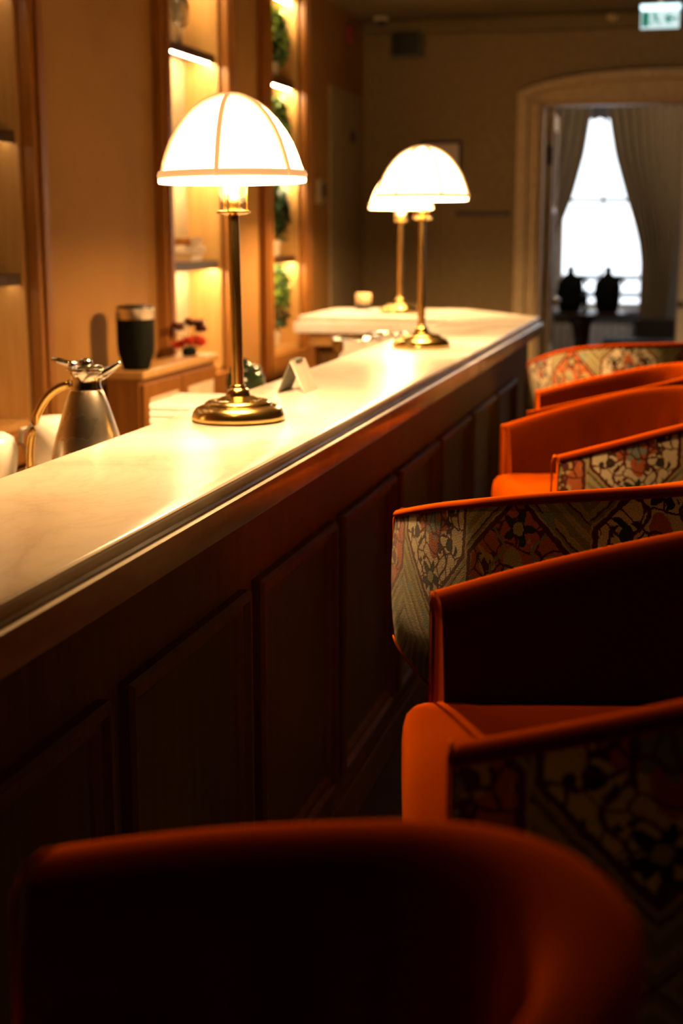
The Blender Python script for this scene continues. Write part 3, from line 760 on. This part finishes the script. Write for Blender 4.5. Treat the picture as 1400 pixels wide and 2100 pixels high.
# glassware and crockery in the second niche
ya0, ya1 = NICHES[1]
def wine_glass(x, y, z, lab, s=1.0):
    o = thing('stemmed_glass', lab, 'glass', (x, y, z), 0, 'stemmed glasses on the top shelf of the bright niche')
    MB().lathe([(0.034 * s, 0), (0.034 * s, 0.003), (0.006 * s, 0.008), (0.004 * s, 0.07 * s), (0.006 * s, 0.085 * s), (0.030 * s, 0.11 * s), (0.038 * s, 0.15 * s), (0.034 * s, 0.20 * s), (0.032 * s, 0.20 * s), (0.036 * s, 0.15 * s), (0.028 * s, 0.113 * s), (0.0, 0.09 * s)], n=28).build('glass_bowl', 'clear_glass', o, smooth=True)
    return o
for k, (dx, dy) in enumerate(((-0.08, 0.14), (-0.11, 0.27), (-0.07, 0.40), (-0.11, 0.54))):
    wine_glass(WX + dx, ya0 + dy, 2.273, ['stemmed glass nearest the front left of the top shelf in the bright niche', 'stemmed glass second from the left on the top shelf of the bright niche', 'stemmed glass second from the right on the top shelf of the bright niche', 'rightmost stemmed glass on the top shelf of the bright niche'][k], 1.1)
def plates(x, y, z, n, lab):
    for k in range(n):
        o = MB().lathe([(0.036, 0.0), (0.040, 0.002), (0.068, 0.016), (0.070, 0.018), (0.067, 0.020), (0.038, 0.006), (0.0, 0.005)], n=40).build('bowl', 'plate_cream', smooth=True, loc=(x, y, z + k * 0.017))
        tag(o, lab[k], 'bowl', 'cream bowls stacked in the bright niche')
plates(WX - 0.085, ya0 + 0.46, 1.8125, 4, ['lowest cream dish of the stack on the middle shelf of the bright niche', 'second cream dish from the bottom of the stack in the bright niche', 'third cream dish from the bottom of the stack in the bright niche', 'topmost cream dish of the stack on the middle shelf of the bright niche'])
def books(x, y, z, n, labs):
    for k in range(n):
        zz = z + k * 0.036
        o = thing('book', labs[k], 'book', (x, y, zz), 0.1 * ((-1) ** k), 'books lying in the bright niche')
        MB().box(-0.055, 0.055, -0.10, 0.10, 0.0, 0.034, 0.003).build('cover', ['book_tan', 'plate_cream', 'oak'][k % 3], o)
        MB().box(-0.052, 0.0565, -0.095, 0.1015, 0.004, 0.030).build('page_block', 'paper', o)
books(WX - 0.085, ya0 + 0.46, 1.3525, 3, ['tan book at the bottom of the pile in the bright niche', 'cream book in the middle of the pile in the bright niche', 'oak brown book on top of the pile in the bright niche'])
# objects in the first niche
yb0 = NICHES[0][0]
def vase(y, z, h, lab, mat='book_tan'):
    o = MB().lathe([(0.032, 0), (0.038, 0.005), (0.056, h * 0.35), (0.046, h * 0.65), (0.024, h * 0.85), (0.034, h), (0.028, h * 0.985), (0.016, h * 0.84)], n=32).build('vase', mat, smooth=True, loc=(WX - 0.085, y, z))
    tag(o, lab, 'vase', 'vases in the left niche')
vase(yb0 + 0.86, 1.353, 0.27, 'slim tan vase on the shelf just above the lowest in the left edge niche')
vase(yb0 + 0.90, 1.813, 0.22, 'shorter tan vase on the upper shelf of the left edge niche')

# jar on the far return
jj = thing('glass_jar', 'small candle jar with tan top and dark base on the far end of the bar', 'jar', (-1.735, 7.35, 1.0805))
MB().lathe([(0.036, 0), (0.040, 0.003), (0.040, 0.030)], n=28).build('base', 'black_plastic', jj, smooth=True, angle=50)
MB().lathe([(0.036, 0.030), (0.040, 0.034), (0.042, 0.08), (0.038, 0.085), (0.0, 0.086)], n=28).build('cup', 'book_tan', jj, smooth=True)
# two steel bowls on the service worktop near the return
for x, y, r0, lab in ((-1.47, 6.08, 0.105, 'shiny steel bowl behind the bar, left of the middle lamp'), (-1.40, 6.42, 0.100, 'shiny steel bowl behind the bar, close to the base of the middle lamp')):
    o = MB().lathe([(0.05, 0), (r0 * 0.7, 0.01), (r0 * 0.92, 0.05), (r0 * 0.98, 0.09), (r0 + 0.006, 0.094), (r0 + 0.006, 0.099), (r0 * 0.95, 0.097), (r0 * 0.88, 0.052), (r0 * 0.65, 0.014), (0.0, 0.008)], n=44).build('mixing_bowl', 'chrome', smooth=True, loc=(x, y, 0.9305))
    tag(o, lab, 'bowl', 'steel bowls behind the bar')

# ================================================================ FAR WALL FITTINGS
o = thing('wall_speaker', 'dark square loudspeaker high on the far wall', 'speaker', (-1.90, FY, 2.64))
MB().box(-0.098, 0.098, -0.11, -0.001, -0.075, 0.075, 0.01).build('cabinet', 'card_dark', o)
MB().box(-0.088, 0.088, -0.115, -0.111, -0.066, 0.066, 0.001).build('grille', 'black_plastic', o)
o = thing('dome_camera', 'small pale dome camera under the ceiling at the far wall', 'camera', (-2.05, FY - 0.16, CZ))
MB().lathe([(0.045, 0.0), (0.045, -0.02), (0.034, -0.024)], n=28).build('mount', 'white_paint', o, smooth=True, angle=50)
MB().lathe([(0.034, -0.022), (0.032, -0.038), (0.020, -0.052), (0.0, -0.057)], n=28).build('dome', 'black_plastic', o, smooth=True)
tag(MB().box(WX + 0.001, WX + 0.03, 8.85, 8.95, 2.62, 2.72, 0.008).build('alarm_box', 'red_plastic'), 'small dark red alarm box high on the left wall', 'alarm')
o = thing('emergency_light', 'small pale round lamp under the ceiling left of the exit sign', 'light', (-0.62, FY - 0.08, 2.79 - 0.09))
MB().lathe([(0.03, 0.0), (0.04, -0.008), (0.04, -0.030), (0.020, -0.045), (0.0, -0.048)], n=28, mat=Matrix.Translation((0, 0, 0.08))).build('housing', 'cream_paint', o, smooth=True)
o = thing('wall_rail', 'dark horizontal rail on the far wall left of the doorway', 'rail', (-1.405, FY, 1.595))
MB().box(-0.175, 0.175, -0.03, -0.012, -0.014, 0.014, 0.003).build('bar', 'dark_wood', o)
for dx in (-0.14, 0.12): MB().box(dx, dx + 0.02, -0.013, -0.001, -0.01, 0.01).build('bracket', 'dark_wood', o)
o = thing('framed_notice', 'framed pale notice on the far wall behind the middle lamp', 'picture', (-1.68, FY, 1.88))
fr = MB(); 
for a in ((-0.135, 0.135, 0.15, 0.172), (-0.135, 0.135, -0.172, -0.15), (-0.135, -0.113, -0.15, 0.15), (0.113, 0.135, -0.15, 0.15)): fr.box(a[0], a[1], -0.022, -0.001, a[2], a[3], 0.002)
fr.build('frame', 'dark_wood', o); MB().box(-0.113, 0.113, -0.012, -0.002, -0.15, 0.15).build('sheet', 'paper', o)
o = thing('light_switch', 'small dark switch plate on the grey service door', 'switch', (WX + 0.012, 8.95, 2.06))
MB().box(0.0005, 0.012, -0.05, 0.05, -0.035, 0.035, 0.003).build('plate', 'dark_wood', o); MB().box(0.012, 0.018, -0.015, 0.015, -0.018, 0.018, 0.002).build('rocker', 'black_plastic', o)
o = thing('wall_panel_box', 'dark control box on the left wall before the grey service door', 'control box', (WX, 8.17, 1.71))
MB().box(0.001, 0.035, -0.07, 0.07, -0.07, 0.07, 0.005).build('housing', 'grey_panel', o); MB().box(0.035, 0.038, -0.045, 0.045, -0.03, 0.045).build('screen', 'black_plastic', o)

# exit sign
ex = thing('exit_sign', 'glowing white and green emergency exit sign high on the far wall', 'sign', (-0.315, 8.60, 2.6725))
W2, H2 = 0.107, 0.066
MB().box(-W2, W2, -0.012, 0.012, -H2, H2 - 0.03, 0.002).build('panel', 'exit_white', ex)
MB().box(-W2 - 0.004, W2 + 0.004, -0.020, 0.02, H2 - 0.029, H2, 0.004).build('lamp_housing', 'exit_top', ex)
MB().box(-0.012, 0.012, -0.006, 0.006, H2 - 0.002, CZ - 2.6725).build('bracket', 'white_paint', ex)
g = MB(); yf0, yf1 = -0.0145, -0.0125
def gb(x0, x1, z0, z1): g.box(x0, x1, yf0, yf1, z0, z1)
def gbar(xa, za, xb, zb, w_):
    d = Vector((xb - xa, 0, zb - za)); n_ = Vector((-d.z, 0, d.x)).normalized() * w_ / 2; a, b_ = Vector((xa, 0, za)), Vector((xb, 0, zb))
    g.rings([[Vector((q.x, yy, q.z)) for q in (a + n_, b_ + n_, b_ - n_, a - n_)] for yy in (yf0, yf1)])
gb(-0.100, -0.060, -0.055, 0.024)                                   # door block
g.prism([(-0.030 + 0.009 * math.cos(q * PI / 6), 0.016 + 0.009 * math.sin(q * PI / 6)) for q in range(12)], yf0, yf1, 'y')
gbar(-0.028, 0.006, -0.020, -0.020, 0.013); gbar(-0.020, -0.020, -0.004, -0.030, 0.008); gbar(-0.004, -0.030, -0.002, -0.052, 0.008)
gbar(-0.020, -0.020, -0.036, -0.036, 0.008); gbar(-0.036, -0.036, -0.052, -0.036, 0.008); gbar(-0.028, 0.002, -0.010, -0.006, 0.007); gbar(-0.028, 0.002, -0.048, -0.004, 0.007)
gbar(0.095, -0.015, 0.035, -0.015, 0.014); gbar(0.030, -0.015, 0.056, 0.010, 0.013); gbar(0.030, -0.015, 0.056, -0.040, 0.013)
g.build('pictogram', 'exit_green', ex)

# ================================================================ THE ROOM BEYOND
Y2 = 12.75; Z2 = 3.0
WX0, WX1, WZ0, WZ1 = -1.28, -0.50, 0.80, 2.62
VX0, VX1 = 0.02, 0.80
wb = MB()
wb.box(-3.2, WX0, Y2, Y2 + 0.3, 0, Z2); wb.box(WX1, VX0, Y2, Y2 + 0.3, 0, Z2); wb.box(VX1, RX, Y2, Y2 + 0.3, 0, Z2)
for a, b_ in ((WX0, WX1), (VX0, VX1)): wb.box(a, b_, Y2, Y2 + 0.3, 0, WZ0); wb.box(a, b_, Y2, Y2 + 0.3, WZ1, Z2)
struct(wb.build('wall_end', 'grey_wall'))
struct(MB().box(-3.3, -3.2, FY + 0.15, Y2 + 0.3, 0, Z2).build('wall_side', 'grey_wall'))
struct(MB().box(-3.3, RX, FY + 0.151, Y2 + 0.3, Z2, Z2 + 0.1).build('ceiling_beyond', 'grey_wall'))
struct(MB().box(-3.3, WX - 0.6, FY + 0.15, Y2 + 0.3, -0.1, 0.0).build('floor_beyond', 'floor_boards'))
struct(MB().box(-3.3, RX, FY + 0.15, FY + 0.16, CZ - 0.01, Z2).build('trim_4', 'grey_wall'))
def window(n, x0, x1):
    r = bpy.data.objects.new('window_%d' % n, None); C.objects.link(r); r.location = (x0, Y2 + 0.12, 0); r['kind'] = 'structure'
    W_ = x1 - x0; f = MB()
    for a, b_ in ((0, 0.05), (W_ - 0.05, W_)): f.box(a, b_, -0.03, 0.03, WZ0, WZ1, 0.004)
    for a, b_ in ((WZ0, WZ0 + 0.05), (WZ1 - 0.05, WZ1), (1.725, 1.755)): f.box(0.05, W_ - 0.05, -0.028, 0.028, a, b_, 0.004)
    f.box(W_ / 2 - 0.010, W_ / 2 + 0.010, -0.025, 0.025, WZ0 + 0.05, WZ1 - 0.05, 0.003)
    f.build('window_frame', 'white_paint', r)
    MB().box(0.04, W_ - 0.04, -0.004, 0.004, WZ0 + 0.04, WZ1 - 0.04).build('window_glass', 'window_glass', r)
    MB().box(-0.05, W_ + 0.05, -0.24, -0.03, WZ0 - 0.03, WZ0 + 0.004, 0.006).build('window_sill', 'exterior_white', r)
window(1, WX0, WX1); window(2, VX0, VX1)

def curtain(label, ltop, rtop, lf, rf, y, zt, zb, pleats, seed):
    r = thing('curtain', label, 'curtain', (0, y, 0), 0, 'curtains in the far room'); n = pleats * 10; rows = 40; rn = random.Random(seed); rs = []
    for j in range(rows + 1):
        z = zt + (zb - zt) * j / rows; xa, xb = lf(z), rf(z); amp = 0.035 * min(1.0, 0.35 + (xb - xa) / 0.5)
        rs.append([Vector((xa + (xb - xa) * i / n, amp * math.sin(2 * PI * pleats * i / n + 0.3 * math.sin(z * 3)) + 0.01 * math.sin(i * 0.7 + z * 2), z)) for i in range(n + 1)])
    f = [[p + Vector((0, 0.006, 0)) for p in row] for row in rs]
    mb = MB(); a = mb.rings(rs, close=False); b_ = mb.rings(f, close=False)
    mb.build('fabric', 'curtain', r, smooth=True)
    h = MB(); h.tube([(lf(zt) - 0.02, 0, zt + 0.02), (rf(zt) + 0.02, 0, zt + 0.02)], 0.012, 12); h.build('rod', 'dark_wood', r, smooth=True)
    return r
def lerp(tab):
    def f(z):
        for (z1, x1), (z0, x0) in zip(tab[:-1], tab[1:]):
            if z >= z0: return x0 + (x1 - x0) * (z - z0) / (z1 - z0)
        return tab[-1][1]
    return f
curtain('grey brown curtain swept aside left of the bright window', 0, 0, lerp([(2.75, -1.62), (0, -1.62)]),
        lerp([(2.75, -0.945), (2.49, -0.957), (2.10, -1.01), (1.77, -1.093), (1.60, -1.155), (1.41, -1.235), (1.30, -1.28), (0.9, -1.30), (0, -1.30)]), 12.2, 2.75, 0.02, 9, 1)
curtain('grey green curtain hanging right of the bright window', 0, 0,
        lerp([(2.75, -0.850), (2.49, -0.839), (2.10, -0.765), (1.77, -0.663), (1.50, -0.575), (1.37, -0.541), (1.20, -0.520), (0.9, -0.522), (0.7, -0.53), (0, -0.50)]),
        lerp([(2.75, -0.19), (1.77, -0.21), (0.7, -0.29), (0, -0.30)]), 12.2, 2.75, 0.02, 9, 2)
# scalloped sheer at the top of the window
sr = MB(); rs = []
for i in range(41):
    x = WX0 + 0.02 + (WX1 - WX0 - 0.04) * i / 40; zz = 2.405 + 0.02 * abs(math.sin(i * PI / 5)); rs.append([Vector((x, Y2 + 0.03 + 0.008 * math.sin(i), 2.70)), Vector((x, Y2 + 0.036 + 0.008 * math.sin(i), 2.70)), Vector((x, Y2 + 0.036 + 0.008 * math.sin(i), zz)), Vector((x, Y2 + 0.03 + 0.008 * math.sin(i), zz))])
sr.rings(rs); tag(sr.build('window_valance', 'sheer', smooth=True, angle=40), 'short scalloped pale valance at the top of the bright window', 'valance')
# balcony railing outside
rl = thing('balcony_railing', 'pale horizontal balcony railing outside the bright window', 'railing', (0, Y2 + 1.0, 0))
for z in (0.70, 0.86, 1.02): MB().box(-2.2, 1.6, -0.02, 0.02, z, z + 0.05, 0.005).build('rail', 'exterior_white', rl)
for x in (-2.0, -0.98, 0.2, 1.3): MB().box(x, x + 0.05, -0.025, 0.025, -0.1, 1.07, 0.004).build('post', 'exterior_white', rl)
struct(MB().box(-4, 3.5, Y2 + 0.3, Y2 + 1.3, -0.2, -0.1).build('ground', 'exterior_white'))

# round pedestal table with two dark urns
tb = thing('pedestal_table', 'dark round pedestal table before the bright window', 'table', (-0.93, 11.45, 0))
MB().lathe([(0.30, 0.820), (0.345, 0.826), (0.352, 0.838), (0.35, 0.850), (0.33, 0.853), (0.0, 0.853)], n=56).build('table_top', 'dark_wood', tb, smooth=True, angle=50)
MB().lathe([(0.25, 0.0), (0.26, 0.01), (0.25, 0.03), (0.12, 0.06), (0.075, 0.12), (0.055, 0.25), (0.050, 0.45), (0.058, 0.62), (0.075, 0.74), (0.12, 0.822)], n=40).build('pedestal', 'dark_wood', tb, smooth=True)
def urn(x, y, lab, s):
    o = thing('dark_urn', lab, 'urn', (x, y, 0.8535), math.radians(s), 'dark lidded urns on the pedestal table')
    MB().lathe([(0.075, 0), (0.085, 0.01), (0.098, 0.08), (0.102, 0.16), (0.100, 0.21), (0.092, 0.240), (0.066, 0.262)], n=36).build('body', 'black_glaze', o, smooth=True)
    MB().lathe([(0.066, 0.258), (0.070, 0.264), (0.060, 0.278), (0.036, 0.290), (0.026, 0.305), (0.028, 0.345), (0.022, 0.352), (0.0, 0.354)], n=30).build('lid', 'black_glaze', o, smooth=True)
    sp_ = MB(); sp_.tube([(0.045, 0, 0.245), (0.085, 0, 0.262), (0.115, 0, 0.245), (0.122, 0, 0.215)], [0.030, 0.024, 0.018, 0.012], 12); sp_.build('spout', 'black_glaze', o, smooth=True)
    h = MB(); h.tube([(-0.06, 0, 0.22), (-0.095, 0, 0.20), (-0.105, 0, 0.15), (-0.088, 0, 0.10), (-0.075, 0, 0.09)], 0.010, 10); h.build('handle', 'black_glaze', o, smooth=True)
    return o
urn(-1.025, 11.45, 'dark lidded urn on the left of the round table by the window', 0)
urn(-0.735, 11.45, 'dark lidded urn on the right of the round table, clearly outlined by the window', 0)
fg = thing('dark_figurine', 'small dark figurine between the two urns on the round table', 'figurine', (-0.905, 11.40, 0.8535))
MB().lathe([(0.030, 0), (0.032, 0.01), (0.012, 0.03), (0.022, 0.07), (0.026, 0.11), (0.012, 0.14), (0.018, 0.165), (0.0, 0.185)], n=24).build('body', 'black_glaze', fg, smooth=True)
# dark bench beyond the table
bn = thing('upholstered_bench', 'low dark upholstered bench below the right curtain', 'bench', (-0.52, 11.85, 0))
MB().box(-0.27, 0.30, -0.2, 0.2, 0.50, 0.62, 0.04, 4).build('seat', 'sofa_dark', bn)
MB().box(-0.02, 0.30, 0.12, 0.20, 0.55, 0.78, 0.03, 4).build('backrest', 'sofa_dark', bn)
for x in (-0.24, 0.24):
    for y in (-0.16, 0.16): MB().box(x, x + 0.03, y - 0.015, y + 0.015, 0, 0.51).build('leg', 'dark_wood', bn)
# radiator under the window
rd = thing('radiator', 'pale radiator under the bright window', 'radiator', (-0.9, Y2 - 0.08, 0))
for k in range(14): MB().box(-0.42 + k * 0.062, -0.42 + k * 0.062 + 0.05, -0.04, 0.04, 0.14, 0.68, 0.012).build('fin', 'exterior_white', rd)
MB().box(-0.42, 0.44, -0.02, 0.02, 0.0, 0.16).build('foot', 'exterior_white', rd)

# ================================================================ ceiling fill lamps, added out of view to brighten the bar
for k, (x, y) in enumerate(FILL_LAMPS):
    o = MB().lathe([(0.052, 0.0), (0.052, -0.006), (0.042, -0.008), (0.040, -0.001)], n=28).build('downlight', 'white_paint', smooth=True, angle=50, loc=(x, y, CZ))
    tag(o, ['recessed ceiling downlight above the service side of the bar, near the steel jug', 'recessed ceiling downlight above the bar top just before the nearest lamp', 'recessed ceiling downlight above the far return of the bar', 'recessed ceiling downlight above the open floor right of the chairs'][k], 'light', 'recessed ceiling downlights')
    g_ = MB().lathe([(0.040, -0.001), (0.0, -0.0012)], n=24).build('glowing_disc', 'downlight_glow', o)
    light('downlight_beam', 'SPOT', (x, y, CZ - 0.02), FILL_W * (16, 4, 4, 11)[k], AMBER, size=0.05, spot=(62, 110, 110, 110)[k])
light('far_room_light', 'POINT', (-0.2, 10.7, 2.7), 34, (1.0, 0.62, 0.32), size=0.1)
